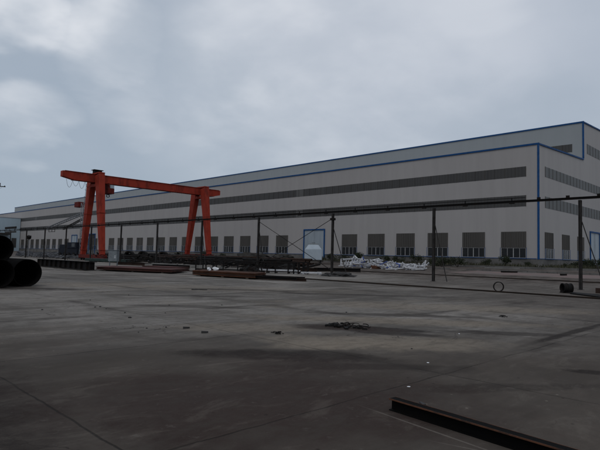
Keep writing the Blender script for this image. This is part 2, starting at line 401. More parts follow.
# windows of the long facade: louvre above, glass below, blue guard frame
def win_proto(w, npane):
    """local frame: facade faces -x, window centred on y = 0, z measured from the sill"""
    H, hs = 3.72, 1.42
    b = MB()
    b.mm((-.05, -w / 2, 0.002), (.02, w / 2, .05)); b.mm((-.05, -w / 2, hs - .05), (.02, w / 2, hs))
    for k in range(npane + 1):
        y = -w / 2 + .04 + (w - .08) * k / npane
        ww = .055 if k == npane // 2 else .028
        b.mm((-.045, y - ww, .072), (.015, y + ww, hs - .072))
    fr = b.build('window', M['frame'], hall)
    b = MB(); b.mm((-.012, -w / 2 + .01, .01), (-.006, w / 2 - .01, hs - .01)); b.build('pane', M['glass'], fr)
    b = MB(); b.mm((-.06, -w / 2, hs + .003), (.02, w / 2, H))
    n = int(w / .33)
    for k in range(n): b.mm((-.10, -w / 2 + k * w / n + .03, hs + .02), (-.061, -w / 2 + (k + .62) * w / n, H - .05))
    b.build('louvre', M['louvre'], fr)
    b = MB()
    b.mm((-.20, -w / 2 - .12, -.07), (-.002, w / 2 + .12, -.002))
    for y in (-w / 2 - .07, w / 2 + .07): b.mm((-.14, y - .022, 0), (-.10, y + .022, hs + .05))
    b.build('sill', M['trim'], fr)
    return fr
fr = win_proto(3.55, 4); first = True
ys = [30.65 + 6 * k for k in range(49)]
for y in ys:
    if 65 < y < 74 or 181 < y < 191 or 160 < y < 165 or y > 326: continue
    loc = (0, y - HY, 2.14 - G)
    if first: fr.location = loc; first = False
    else: dup(fr, loc)
fg = win_proto(3.2, 3); fg.rotation_euler = (0, 0, PI / 2); fg.location = (77.35 - HX, 0, 2.14 - G)
for x in (84.25, 91.2, 106.5, 113.5, 120.5, 127.5, 134.5): dup(fg, (x - HX, 0, 2.14 - G))
# doors
def hall_door(axis, c, w, h, m, plane, leaves=2, base=G):
    b = MB(o0)
    def P(a, off, z): return (plane - off, a, z) if axis == 'Y' else (a, plane - off, z)
    b.mm(P(c - w / 2, -.05, base), P(c + w / 2, .04, base + h))
    for k in range(1, leaves):
        b.mm(P(c - w / 2 + w * k / leaves - .05, .041, base), P(c - w / 2 + w * k / leaves + .05, .09, base + h))
    d = b.build('door', m, hall)
    b = MB(o0)
    b.mm(P(c - w / 2 - .22, .0, base), P(c - w / 2 - .002, .16, base + h)); b.mm(P(c + w / 2 + .002, .0, base), P(c + w / 2 + .22, .16, base + h))
    b.mm(P(c - w / 2 - .22, .0, base + h + .002), P(c + w / 2 + .22, .18, base + h + .24))
    b.build('door_frame', M['trim'], d)
hall_door('Y', 69.5, 5.2, 5.85, M['doorblue'], HX)
hall_door('X', 98.6, 4.9, 5.9, M['doorblue'], HY)
hall_door('Y', 185.6, 4.4, 6.1, M['doorblue'], HX)
hall_door('Y', 170.9, 4.6, 6.3, M['darkvoid'], HX, 1)

# ------------------------------------------------------------------ pale blue workshop at the far left
o1 = (52, 244, G)
ws = thing('workshop_building', o1, 'pale blue flat roofed workshop against the far left end of the white hall', 'building')
b = MB(o1); b.mm((52, 244, .7), (73.3, 268, 14.9)); b.build('wall', M['bluewall'], ws)
b = MB(o1); b.mm((51.9, 243.9, 14.9), (73.3, 268.1, 15.12)); b.build('roof', M['roof'], ws)
b = MB(o1); b.mm((63.0, 241.0, 7.6), (68.7, 243.97, 8.4)); b.build('canopy', M['steel'], ws)
b = MB(o1); b.mm((70.1, 243.95, 2.3), (72.0, 244.1, 6.4)); w_ = b.build('window', M['strip'], ws)
b = MB(o1); b.mm((64.0, 243.95, .92), (67.9, 244.1, 6.6)); b.build('door', M['steel'], ws)

# ------------------------------------------------------------------ overhead rail frame on posts
PX = 34.5; PYS = [10.3 + 10.05 * i for i in range(-1, 13)]; TOP = 5.67
fo = (PX, 10.3, 0)
frm = thing('overhead_rail_frame', fo, 'long dark steel rail carried on a row of thin posts across the yard', 'rail frame')
for i, y in enumerate(PYS):
    b = MB(fo); b.mm((PX - .09, y - .012, .02), (PX + .09, y + .012, TOP - .2)); b.mm((PX - .09, y - .085, .02), (PX - .075, y + .085, TOP - .2)); b.mm((PX + .075, y - .085, .02), (PX + .09, y + .085, TOP - .2))
    b.mm((PX - .16, y - .16, 0), (PX + .16, y + .16, .018))
    b.build('post', M['steel'], frm)
    b = MB(fo); dy = R.uniform(.95, 1.35) if i != 3 else 1.75
    b.bar((PX, y - .1, 4.1 + R.uniform(-.1, .15)), (PX, y - dy, .03), .05, .05); b.build('brace', M['steel'], frm)
y0, y1 = -4.5, PYS[-1] + .4
b = MB(fo); b.ibeam((PX, y0, TOP - .15), (PX, y1, TOP - .15), .15, .12, .02, .02); b.build('beam', M['black'], frm)
b = MB(fo); b.mm((PX - .035, 13.6, TOP + .15), (PX + .025, y1, TOP + .185)); b.build('conductor_rail', M['black'], frm)
cl = None; y = -3
while y < y1:                                            # stand-offs / clips on the rail
    if y < 13.5: b = MB((PX, y, TOP)); b.mm((PX - .05, y - .1, TOP + .002), (PX + .05, y + .1, TOP + .13)); b.o = Vector(fo); bmesh.ops.translate(b.bm, verts=b.bm.verts, vec=Vector((PX, y, TOP)) - b.o); b.build('clamp', M['black'], frm)
    else:
        if cl is None:
            b = MB(fo); b.mm((PX - .03, fo[1] - .03, TOP + .002), (PX + .03, fo[1] + .03, TOP + .148)); b.mm((PX - .08, fo[1] - .16, TOP - .21), (PX + .08, fo[1] + .16, TOP - .153)); cl = b.build('clamp', M['black'], frm); cl.location = (0, y - fo[1], 0)
        else: dup(cl, (0, y - fo[1], 0))
    y += 1.75 if y < 13.5 else 3.35
for (ya, za, yb, zb) in ((40.35, 5.0, 30.5, .45), (30.5, 5.0, 40.35, .55)):
    b = MB(fo); b.cyl((PX, ya, za), (PX + .03 * (1 if ya > 35 else -1), yb, zb), .028, 6); b.build('tie_rod', M['black'], frm)
b = MB(fo); b.mm((PX - .14, 30.2, 4.86), (PX + .14, 30.62, 5.06)); b.build('gusset', M['black'], frm)
# things on / under the rail
so = (PX, 121, TOP)
t = thing('equipment_panel', so, 'dark slatted panel standing on the rail above the far left post', 'panel')
b = MB(so); b.mm((PX - .07, 117.4, 5.9), (PX + .07, 124.8, 6.35)); b.build('panel', M['black'], t)
b = MB(so); [b.mm((PX - .04, y, TOP + .01), (PX + .04, y + .08, 5.9)) for y in (118.0, 124.1)]; b.mm((PX - .05, 117.4, 5.05), (PX + .05, 124.8, 5.4)); b.build('bracket', M['steel'], t)
so = (PX, 97.4, 4.8)
t = thing('hanging_frame', so, 'small open rectangular steel frame hanging under the rail', 'frame')
b = MB(so)
for z in (4.9, 5.3): b.bar((PX, 96.0, z), (PX, 98.9, z), .08)
for y in (96.0, 97.4, 98.9): b.bar((PX, y, 4.87), (PX, y, TOP - .2), .07)
b.build('bars', M['steel'], t)

# ------------------------------------------------------------------ gantry crane
GY = 84.4
go = (36.5, GY, 0)
cr = thing('gantry_crane', go, 'tall red gantry crane with A shaped legs straddling the yard', 'gantry crane')
b = MB(go)
z0, z1 = 12.95, 14.2
prof = [(30.9, z0 + .35), (32.6, z0), (59.8, z0), (61.3, z0 + .35), (61.3, z1), (30.9, z1)]
vs = [[b.bm.verts.new(Vector((x, GY + s * .5, z)) - Vector(go)) for x, z in prof] for s in (-1, 1)]
b.bm.faces.new(vs[0]); b.bm.faces.new(vs[1][::-1])
for i in range(6): b.bm.faces.new((vs[0][i], vs[0][(i + 1) % 6], vs[1][(i + 1) % 6], vs[1][i]))
b.mm((31.2, GY - .62, z1 + .003), (61.0, GY + .62, z1 + .06)); b.mm((32.6, GY - .62, z0 - .06), (59.8, GY + .62, z0 - .003))
b.build('main_girder', M['red'], cr, .02)
for lx in (36.5, 57.0):
    g = gz(lx)
    for (yt, yb) in ((GY - 1.25, GY - 3.5), (GY + 1.55, GY + 3.9)):
        b = MB(go); b.bar((lx, yb, g + 1.0), (lx, yt, 14.1), .75, .7, 1.0, 1.65, up=(0, 1, 0)); lg = b.build('leg', M['red'], cr, .03)
        b = MB(go)
        for f in (.06, .52): q = Vector((lx, yb, g + 1.0)).lerp(Vector((lx, yt, 14.1)), f); b.box(q, (.75 + .25 * f + .16, .70 + .95 * f + .18, .09))
        b.build('flange', M['red'], lg)
    b = MB(go); b.mm((lx - .5, GY - 2.1, z1 + .07), (lx + .5, GY + 2.1, z1 + .28)); b.mm((lx - .45, GY - 2.0, 12.2), (lx + .45, GY + 2.2, 12.68)); b.build('cross_head', M['red'], cr, .02)
    b = MB(go); b.mm((lx - .3, GY - 4.6, g + .42), (lx + .3, GY + 5.0, g + 1.0)); b.build('end_carriage', M['darkred'], cr, .02)
    for y in (GY - 4.0, GY - 3.0, GY + 3.4, GY + 4.4):
        b = MB(go); b.cyl((lx - .09, y, g + .36), (lx + .09, y, g + .36), .27, 20); b.build('wheel', M['black'], cr)
b = MB(go); b.mm((36.0, GY - .45, z1 + .285), (37.2, GY + .45, z1 + .75)); b.mm((35.8, GY - .6, z1 + .752), (37.4, GY + .6, z1 + .83)); b.build('motor_housing', M['black'], cr)
b = MB(go); b.mm((37.9, GY - 1.45, 11.2), (39.0, GY + .6, 12.1)); b.mm((38.1, GY - 1.2, 12.1), (38.3, GY + .4, z0)); hb = b.build('hoist', M['darkred'], cr, .02)
b = MB(go); b.mm((38.35, GY - 1.35, 12.13), (39.0, GY + .3, 12.65)); b.build('hoist_cover', M['tank'], hb)
b = MB(go); b.tube((38.5, GY - .3, 10.9), (38.5, GY - .3 + .15, 10.9), .28, .08, 20); b.cyl((38.5, GY - .22, 11.15), (38.5, GY - .22, 11.3), .04, 6); b.build('hook_block', M['black'], hb)
b = MB(go)
for k in range(5):
    xa = 31.4 + k * .98; pts = [(xa + .98 * t / 8, GY - .75, z0 - .1 - (1.25 if k % 2 == 0 else .95) * math.sin(PI * t / 8) ** .7) for t in range(9)]
    b.wire(pts, .022, 5)
b.build('festoon_cable', M['black'], cr)
b = MB(go)                                      # caged ladder on the far leg
pa, pb = Vector((36.5, GY + 4.9, 1.1)), Vector((36.5, GY + 3.2, 13.0))
for sx in (-.28, .28): b.bar(pa + Vector((sx, 0, 0)), pb + Vector((sx, 0, 0)), .05)
for k in range(34): p = pa.lerp(pb, (k + .5) / 34); b.bar(p + Vector((-.28, 0, 0)), p + Vector((.28, 0, 0)), .03)
for k in range(8):
    p = pa.lerp(pb, .25 + k * .095); pts = [p + Vector((.38 * math.cos(a * PI / 6), .65 * math.sin(a * PI / 6), 0)) for a in range(7)]; b.wire(pts, .02, 4)
b.build('ladder', M['alu'], cr)
# rails on the ground
def rail(x, ya, yb, label):
    b = MB((x, ya, gz(x))); g = gz(x)
    b.mm((x - .07, ya, g - .02), (x + .07, yb, g + .012)); b.mm((x - .012, ya, g + .012), (x + .012, yb, g + .05)); b.mm((x - .036, ya, g + .05), (x + .036, yb, g + .08))
    tag(b.build('crane_rail', M['rail']), label, 'rail')
rail(36.5, 60, 135, 'steel rail on the ground under the left red crane legs')
rail(57.0, 50, 135, 'steel rail on the ground under the right red crane legs')
rail(26.4, -6, 44, 'dark steel rail crossing the concrete nearest to the upright ring')
rail(42.6, -6, 42, 'dark steel rail in the dirt behind the posts and in front of the paving')

# ------------------------------------------------------------------ mast machine left of the crane
mo = (44, 110, gz(44))
mc = thing('mast_crane', mo, 'dark navy yard machine with a thin lattice mast and inclined booms', 'crane')
b = MB(mo); b.mm((43.0, 107.2, .85), (45.2, 117.0, 2.1)); b.mm((42.9, 107.4, 2.1), (45.2, 112.2, 3.35)); b.mm((43.1, 112.6, 2.1), (45.0, 116.8, 2.9)); b.build('body', M['navy'], mc, .06)
for y in (108.6, 111.0, 113.6, 115.9):
    for x in (43.05, 45.15): b = MB(mo); b.cyl((x - .18, y, .72), (x + .18, y, .72), .52, 20); b.build('wheel', M['black'], mc)
b = MB(mo); b.mm((42.87, 108.0, 2.4), (42.899, 109.6, 3.15)); b.build('window', M['glass'], mc)
b = MB(mo)
def lattice(b, p0, p1, w, n, r=.05):
    p0, p1 = Vector(p0), Vector(p1); d = (p1 - p0).normalized(); a = d.cross(Vector((1, 0, .2))).normalized() * w / 2; c = d.cross(a).normalized() * w / 2
    cs = [a + c, a - c, -a - c, -a + c]
    for q in cs: b.bar(p0 + q, p1 + q, r)
    for k in range(n):
        u, v = p0.lerp(p1, k / n), p0.lerp(p1, (k + 1) / n)
        for i in range(4): b.bar(u + cs[i], v + cs[(i + 1) % 4], r * .7)
lattice(b, (44, 106.6, .8), (44, 106.9, 11.5), .95, 9, .09); b.build('mast', M['alu'], mc)
b = MB(mo); lattice(b, (44, 107.4, 9.3), (44, 127, 6.7), .42, 16, .1); b.build('boom', M['alu'], mc)
b = MB(mo); lattice(b, (44, 107.4, 8.2), (44, 117.5, 6.3), .3, 9, .08); b.build('boom', M['steel'], mc)
b = MB(mo); b.mm((43.4, 108.5, 10.7), (44.6, 110.6, 11.8)); b.build('cable_reel', M['darkred'], mc, .05)

# ------------------------------------------------------------------ steel stock in the yard
def prism_pipe(p0, p1, r, label):
    b = MB(p0); b.tube(p0, p1, r, .03, 40)
    o = b.build('steel_pipe', M['pipeblack'], bevel=0); return tag(o, label, 'steel pipe', 'large black steel pipes stacked at the left')
prism_pipe((7.69, 24.3, .595), (7.50, 33.5, .595), .595, 'black large diameter pipe on the ground, the right one of the stack')
prism_pipe((6.42, 23.7, .595), (6.3, 33.2, .595), .595, 'black large diameter pipe on the ground at the left edge of the photo')
prism_pipe((7.0, 26.0, 1.615), (6.88, 35.4, 1.615), .595, 'black large diameter pipe lying on top of the other two')
# deep plate girder
gd = thing('plate_girder', (17.9, 41.9, 0), 'deep black welded steel girder lying on the ground beyond the black pipes', 'steel girder')
b = MB((17.9, 41.9, 0)); b.ibeam((17.95, 42.0, .06), (18.2, 54.5, .06), .68, .42, .03, .02)
for k in range(11): b.box((17.95 + .25 * k / 10, 42.3 + 1.2 * k, .4), (.36, .02, .6))
b.build('beam', M['black'], gd)
b = MB((17.9, 41.9, 0)); [b.mm((17.4, y, 0), (18.9, y + .2, .058)) for y in (43, 48, 53)]; b.build('sleeper', M['stem'], gd)
gd = thing('plate_girder', (18.9, 43.1, 0), 'second black steel girder lying close behind the deep welded one', 'steel girder')
b = MB((18.9, 43.1, 0)); b.ibeam((18.75, 42.9, .002), (19.0, 54.8, .002), .7, .4, .03, .02); b.build('beam', M['black'], gd)
# plate stacks: sheets of slightly different size
def plate_stack(name, corners, z, n, t, m, label, jit=.12, medge=None):
    cx = sum(c[0] for c in corners) / 4; cy = sum(c[1] for c in corners) / 4
    o = (cx, cy, z); root = thing(name, o, label, 'plate stack')
    for k in range(n):
        b = MB(o); dx, dy = R.uniform(-jit, jit), R.uniform(-jit, jit); zz = z + .09 + k * (t + .012); e = R.uniform(-.02, .02)
        lo = [b.bm.verts.new(Vector((x + dx, y + dy, zz)) - b.o) for x, y in corners]; hi = [b.bm.verts.new(Vector((x + dx, y + dy, zz + t)) - b.o) for x, y in corners]
        b.bm.faces.new(lo[::-1]); b.bm.faces.new(hi)
        for i in range(4): b.bm.faces.new((lo[i], lo[(i + 1) % 4], hi[(i + 1) % 4], hi[i]))
        b.build('plate', m[k % len(m)], root, .006)
    b = MB(o); c = [Vector((*q, z)) for q in corners]
    for f in (.12, .5, .88):
        b.bar(c[0].lerp(c[1], f) + Vector((0, 0, .044)), c[3].lerp(c[2], f) + Vector((0, 0, .044)), .18, .085)
    b.build('sleeper', M['stem'], root)
    return root
plate_stack('plate_stack', [(18.9, 42.9), (21.7, 35.6), (25.2, 38.6), (22.0, 46.4)], 0, 4, .05, [M['brown'], M['redplate']], 'low stack of reddish steel plates lying right of the black girder', .05)
plate_stack('plate_stack', [(26.0, 48.3), (27.1, 43.6), (29.3, 44.9), (28.0, 49.6)], 0, 3, .05, [M['redplate'], M['brown']], 'small stack of reddish brown plates behind the low red plates and beside a post', .06)
plate_stack('plate_stack', [(21.3, 32.2), (22.35, 26.4), (24.6, 27.9), (23.4, 33.9)], 0, 4, .07, [M['rust'], M['brown'], M['rust']], 'stack of rust brown steel plates with white foam scraps on it', .04)
def loose_beam(name, p0, p1, h, w, m, label, cat='steel beam', group=None):
    b = MB(p0); b.ibeam(p0, p1, h, w, .016, .014); return tag(b.build(name, m), label, cat, group)
loose_beam('steel_beam', (22.5, 26.5, .09), (23.3, 23.5, .09), .16, .18, M['black'], 'short dark beam sticking out right of the rust brown plates')
loose_beam('steel_beam', (22.9, 27.0, 0), (24.1, 23.4, 0), .2, .2, M['brown'], 'dark brown beam on the ground at the right end of the rust brown plates')
loose_beam('steel_beam', (23.7, 28.6, 0), (25.3, 24.7, 0), .22, .2, M['black'], 'dark beam between the rust brown plates and the white planks')
for (x, y, sx, sy, rz, lb) in ((21.9, 31.0, .5, .25, .9, 'larger crumpled white foam scrap on the rust brown plates'), (22.9, 31.6, .6, .12, 1.9, 'thin white foam scrap on the rust brown plates')):
    b = MB((x, y, .42)); bmesh.ops.create_icosphere(b.bm, subdivisions=2, radius=1)
    for v in b.bm.verts: n = R.uniform(.75, 1.2); v.co = Vector((v.co.x * sx * .5 * n, v.co.y * sy * n * .6, .11 + v.co.z * .13 * n))
    o = b.build('foam_scrap', M['plastic']); o.rotation_euler = (0, 0, rz); tag(o, lb, 'foam scrap')
# storage racks of black bar
def rack(p0, p1, depth, h, posts, label, z0=0.0):
    p0, p1 = Vector((*p0, z0)), Vector((*p1, z0)); d = (p1 - p0).normalized(); nrm = Vector((-d.y, d.x, 0)) * depth
    root = thing('bar_rack', p0, label, 'rack')
    for f in posts:
        for q in (Vector((0, 0, 0)), nrm):
            b = MB(p0); p = p0.lerp(p1, f) + q; b.bar(p, p + Vector((0, 0, h)), .085); b.build('post', M['black'], root)
    for q in (Vector((0, 0, 0)), nrm):
        for z in (.18, h + .045):
            b = MB(p0); b.bar(p0 + q + Vector((0, 0, z)), p1 + q + Vector((0, 0, z)), .10, .09); b.build('side_rail', M['black'], root)
    b = MB(p0)
    for f in posts: p = p0.lerp(p1, f); b.bar(p + Vector((0, 0, .12)), p + nrm + Vector((0, 0, .12)), .08)
    b.build('cross_bar', M['black'], root)
    return root
rack((28.2, 42.1), (30.9, 36.1), 1.3, .98, (0, .17, .34, .68, .86, 1), 'long open black steel rack standing behind the rust brown plates')
rack((31.2, 36.0), (33.9, 32.8), 1.2, 1.0, (0, .12, .3, .58, .7, .8, .9, 1), 'shorter open black steel rack with white planks inside')
for k, (pa, pb, z, w, lb) in enumerate((((31.1, 37.0), (33.6, 33.9), .30, .3, 'long white plank inside the shorter black rack, nearer one'), ((31.5, 37.6), (34.4, 34.2), .24, .28, 'long white plank inside the shorter black rack, further back'), ((33.6, 33.3), (34.8, 31.9), .16, .35, 'short white plank lying at the right end of the racks'))):
    b = MB((*pa, 0)); b.bar((*pa, z), (*pb, z), w, .13); b.mm((pa[0] - .02, pa[1] - .3, 0), (pa[0] + .28, pa[1] + .0, z - .066)); b.mm((pb[0] - .25, pb[1], 0), (pb[0] + .05, pb[1] + .3, z - .066))
    tag(b.build('white_plank', M['white']), lb, 'plank')
# cabinet
co = (26.85, 56.5, 0)
cb = thing('control_cabinet', co, 'grey electrical control cabinet on short legs beside a post left of centre', 'cabinet')
b = MB(co); b.box((26.85, 56.5, 1.15), (.95, .8, 1.25), Euler((0, 0, -PI / 4))); b.build('cabinet_body', M['grey'], cb, .02)
for a in (-.33, .33):
    b = MB(co); q = Vector((26.85, 56.5, 0)) + Vector((a, -a, 0)) * .9; b.mm((q.x - .05, q.y - .05, 0), (q.x + .05, q.y + .05, .525)); b.build('leg', M['grey'], cb)
b = MB(co); 
for z in (.95, 1.12): b.box((26.85 - .285 + .2, 56.5 - .285 - .2, z), (.16, .006, .10), Euler((0, 0, -PI / 4)))
b.build('notice_plate', M['white'], cb)
b = MB(co); b.box((26.85, 56.5, 1.79), (1.1, .95, .03), Euler((0, 0, -PI / 4))); b.build('rain_cover', M['grey'], cb)
# long bars stored in bundles in front of the hall
for gi, (x, ya, yb, n, m, what) in enumerate(((44.5, 54, 66, 7, 'black', 'in the right of the bar stocks behind the black racks'), (45.2, 67.5, 79.5, 8, 'brown', 'in the brown bar stock between the crane legs'), (44.6, 81, 92, 7, 'black', 'in the bar stock by the left crane leg'),
                                       (49, 58, 70, 6, 'brown', 'in the rear brown bar stock in front of the hall'), (49.5, 72, 84, 7, 'black', 'in the rear black bar stock in front of the hall'), (41.0, 42.5, 52, 6, 'black', 'in the bar stock left of the white tank'), (38.0, 72, 81, 6, 'black', 'in the low black bar stock behind the grey cabinet'), (46.5, 45, 54, 7, 'brown', 'in the brown bar stock behind the white tank'), (52.5, 88, 99, 8, 'black', 'in the black bar stock far behind the left crane leg'))):
    g = gz(x)
    for k in range(n):
        row, c = (0, k) if k < n - 3 else (1, k - (n - 3) + .5)
        if k >= n - 1: row, c = 2, 1.5
        xx = x + c * .3; zz = g + .25 + .14 + row * .27; a, e = ya + R.uniform(-.7, .7), yb + R.uniform(-.7, .7)
        b = MB((xx, a, zz)); b.tube((xx, a, zz), (xx + R.uniform(-.1, .1), e, zz), .14, .012, 12)
        tag(b.build('steel_tube', M[m]), 'long dark steel tube lying ' + what, 'steel tube', 'steel tubes ' + what)
    for y in (ya + 1.5, (ya + yb) / 2, yb - 1.5):
        b = MB((x, y, g)); b.box((x + .6, y, g + .12), (2.2, .22, .24)); tag(b.build('timber_sleeper', M['stem']), 'timber sleeper ' + what, 'sleeper', 'sleepers under steel tubes ' + what)
# coils of dark wire by the crane
for k, (x, y) in enumerate(((45.2, 95.5), (44.9, 88.3), (46.6, 86.5), (47.0, 80.2))):
    b = MB((x, y, gz(x))); g = gz(x)
    b.tube((x - .5, y - .5, g + .78), (x + .5, y + .5, g + .78), .78, .3, 24)
    tag(b.build('wire_coil', M['black']), 'dark steel wire coil standing in front of the hall between the crane legs', 'coil', 'wire coils between the crane legs')
# pale foundation blocks behind the plates
for k, (x, y, l, rz) in enumerate(((30.5, 52.5, 4.2, -.9), (33.0, 50.0, 3.2, -.75), (33.2, 56.2, 3.8, -.8), (32.4, 45.6, 2.8, -.85))):
    b = MB((x, y, gz(x))); b.box((x, y, gz(x) + .17), (.45, l, .34), Euler((0, 0, -rz * .4)))
    tag(b.build('concrete_block', M['concrete'], bevel=.02), ('longest' if k == 0 else 'second' if k == 1 else 'third' if k == 2 else 'shortest') + ' pale concrete block lying behind the plates near the racks', 'concrete block')
# earth hump and dark heap behind the racks
def heap(name, x, y, rx, ry, h, m, label, cat, kind=None, seed=1, rot=0.0):
    r = random.Random(seed); b = MB((x, y, gz(x))); bmesh.ops.create_icosphere(b.bm, subdivisions=4, radius=1)
    from mathutils import noise as nz
    for v in b.bm.verts:
        n = 1 + .45 * nz.noise(v.co * 2.2 + Vector((seed * 7.1, 0, 0))) + .2 * nz.noise(v.co * 6 + Vector((0, seed * 3.3, 0)))
        v.co = Vector((v.co.x * rx * n, v.co.y * ry * n, max(-.05, v.co.z) * h * n))
    o = b.build(name, m); o.rotation_euler = (0, 0, rot); return tag(o, label, cat, None, kind)
heap('scrap_heap', 28.6, 34.6, .9, .8, .62, M['black'], 'dark heap of swarf at the end of the rust brown plates', 'heap', seed=2, rot=-.8)
heap('earth_heap', 70.2, 84.0, 1.2, 5.0, 1.25, M['soil'], 'dark earth heap at the foot of the hall left of the pale door', 'heap', seed=3)
heap('earth_heap', 70.0, 73.9, 1.2, 2.6, 1.1, M['soil'], 'lower earth heap at the foot of the hall beside the pale door', 'heap', seed=8)
heap('debris_heap', 33.4, 28.6, 1.3, .8, .35, M['stone'], 'low dark debris heap at the foot of the middle post', 'heap', seed=4, rot=-.8)
for k, (pa, pb, lb) in enumerate((((36.2, 41.5), (38.6, 36.0), 'dark steel beam on the ground between the shorter rack and the white tank'), ((29.2, 52.0), (31.0, 47.4), 'dark steel beam on the ground between the cabinet and the racks'), ((30.0, 62.0), (31.6, 56.6), 'dark steel beam lying behind the grey cabinet'), ((39.4, 37.2), (41.6, 32.8), 'dark steel beam on the dirt left of the white tangle'))):
    loose_beam('steel_beam', (*pa, gz(pa[0])), (*pb, gz(pb[0])), .36, .3, M['black' if k % 2 else 'brown'], lb)
for k, (x, y, r_, h_, lb) in enumerate(((42.4, 60.5, 1.4, .5, 'dark scrap heap in front of the long tube stocks'), (37.6, 39.2, 1.2, .6, 'dark scrap heap left of the white tank'), (35.8, 61.0, 1.4, .6, 'dark scrap heap right of the grey cabinet'), (41.2, 76.5, 1.8, .9, 'dark scrap heap between the left crane leg and the tube stocks'))):
    heap('scrap_heap', x, y, r_ * .7, r_, h_, M['black'], lb, 'heap', seed=20 + k, rot=.3 * k)
# crane-side green and red sheets
plate_stack('plate_stack', [(33.5, 80.2), (35.6, 71.0), (37.6, 73.0), (35.4, 82.0)], gz(35), 4, .09, [M['green']], 'green painted steel plates lying at the foot of the left crane legs', .1)
plate_stack('plate_stack', [(39.2, 92.0), (40.3, 86.5), (41.8, 88.0), (40.6, 93.5)], gz(40), 5, .09, [M['redplate'], M['darkred']], 'red steel plates lying just behind the left crane legs', .1)
b = MB((45, 70, gz(45))); r2 = random.Random(77)       # offcuts strewn between the stocks
for k in range(620):
    x = r2.uniform(35.5, 58); y = x * r2.uniform(1.02, 2.25) + r2.uniform(-3, 3); L = r2.uniform(.6, 3.0); a = r2.uniform(0, PI); t_ = r2.uniform(-.25, .25); z = gz(x) + .06 + r2.random() ** 2 * .6
    if 53 < y < 60 and x > 56: continue
    d = Vector((math.cos(a) * math.cos(t_), math.sin(a) * math.cos(t_), math.sin(t_))) * L / 2; c = Vector((x, y, z + abs(d.z)))
    b.bar(c - d, c + d, r2.uniform(.06, .22), r2.uniform(.05, .2))
tag(b.build('scrap_steel', M['black']), 'dark steel offcuts strewn over the yard between the stocks and the hall', 'scrap steel', kind='stuff')
# far rubble at the left (nobody could count it)
b = MB((44, 120, gz(44)))
for k in range(900):
    x = R.uniform(38, 58); y = x * R.uniform(1.95, 3.3) + R.uniform(-4, 4); s = R.uniform(.2, .75)
    b.box((x, y, gz(x) + s * .28), (s, s * R.uniform(.6, 1.6), s * R.uniform(.5, 1.1)), Euler((R.uniform(-.5, .5), R.uniform(-.5, .5), R.uniform(0, 3))))
tag(b.build('rubble', M['rubble']), 'grey rubble spread over the far left of the yard', 'rubble', kind='stuff')
# floodlight on a thin post
fo2 = (38, 120.3, gz(38)); t = thing('floodlight_post', fo2, 'thin post with one dark floodlight at the far left of the yard', 'floodlight')
b = MB(fo2); b.cyl((38, 120.3, .05), (38, 120.3, 4.0), .09, 10); b.build('post', M['alu'], t)
b = MB(fo2); b.box((37.9, 120.2, 4.25), (.7, .8, .7), Euler((.3, .2, -.8))); b.build('lamp_head', M['black'], t, .05)
# power pole at the left edge
po = (18.6, 76, 0); t = thing('power_pole', po, 'tall power pole at the left edge, only the end of its crossarm showing', 'power pole')
b = MB(po); b.cyl((18.6, 76, 0), (18.6, 76, 11.0), .17, 14, .11); b.build('pole', M['concrete'], t)
b = MB(po); b.bar((16.4, 76.02, 9.7), (20.75, 76.02, 9.82), .09, .11); b.build('crossarm', M['steel'], t)
b = MB(po); b.bar((18.7, 76, 8.8), (20.3, 76, 9.66), .03); b.bar((18.5, 76, 8.8), (16.9, 76, 9.66), .03); b.build('brace', M['steel'], t)
for x in (16.6, 17.8, 20.1, 20.65):
    h = .12 if x == 20.65 else .42
    b = MB(po); b.cyl((x, 76.02, 9.8), (x, 76.02, 9.85 + h), .05, 8, .04); 
    for q in range(int(h / .12)): b.cyl((x, 76.02, 9.9 + q * .12), (x, 76.02, 9.94 + q * .12), .10, 10, .06)
    b.build('insulator', M['stone'], t)

# ------------------------------------------------------------------ white tank in front of the door
to = (60, 56.5, gz(60)); tg = gz(60)
t = thing('cooling_tank', to, 'translucent white box shaped tank on a frame in front of the pale hall door', 'tank')
rz = Euler((0, 0, PI / 4))
def frustum(b, c, z0, z1, s0, s1, rot=PI / 4):
    vs = []
    for z, s in ((z0, s0), (z1, s1)):
        for a in range(4):
            th = rot + PI / 4 + a * PI / 2; vs.append(b.bm.verts.new(Vector((c[0] + s * math.cos(th) / math.sqrt(2), c[1] + s * math.sin(th) / math.sqrt(2), z)) - b.o))
    b.bm.faces.new(vs[3::-1]); b.bm.faces.new(vs[4:])
    for i in range(4): b.bm.faces.new((vs[i], vs[(i + 1) % 4], vs[4 + (i + 1) % 4], vs[4 + i]))
b = MB(to); frustum(b, (60, 56.5), tg + .5, tg + 2.15, 2.68, 2.68); frustum(b, (60, 56.5), tg + 2.152, tg + 2.95, 2.62, 1.45); tb = b.build('tank_body', M['tank'], t, .05)
b = MB(to); frustum(b, (60, 56.5), tg + 2.952, tg + 3.08, 1.6, 1.5); b.cyl((60, 56.5, tg + 3.08), (60, 56.5, tg + 3.25), .28, 16); b.build('top_cap', M['grey'], t, .02); t.location = (59.85, 56.75, tg)
b = MB(to)
for a in range(4):
    th = PI / 2 + a * PI / 2; b.mm((60 + 1.7 * math.cos(th) - .06, 56.5 + 1.7 * math.sin(th) - .06, tg), (60 + 1.7 * math.cos(th) + .06, 56.5 + 1.7 * math.sin(th) + .06, tg + .5))
frustum(b, (60, 56.5), tg + .42, tg + .495, 2.66, 2.66); b.build('stand', M['steel'], t)
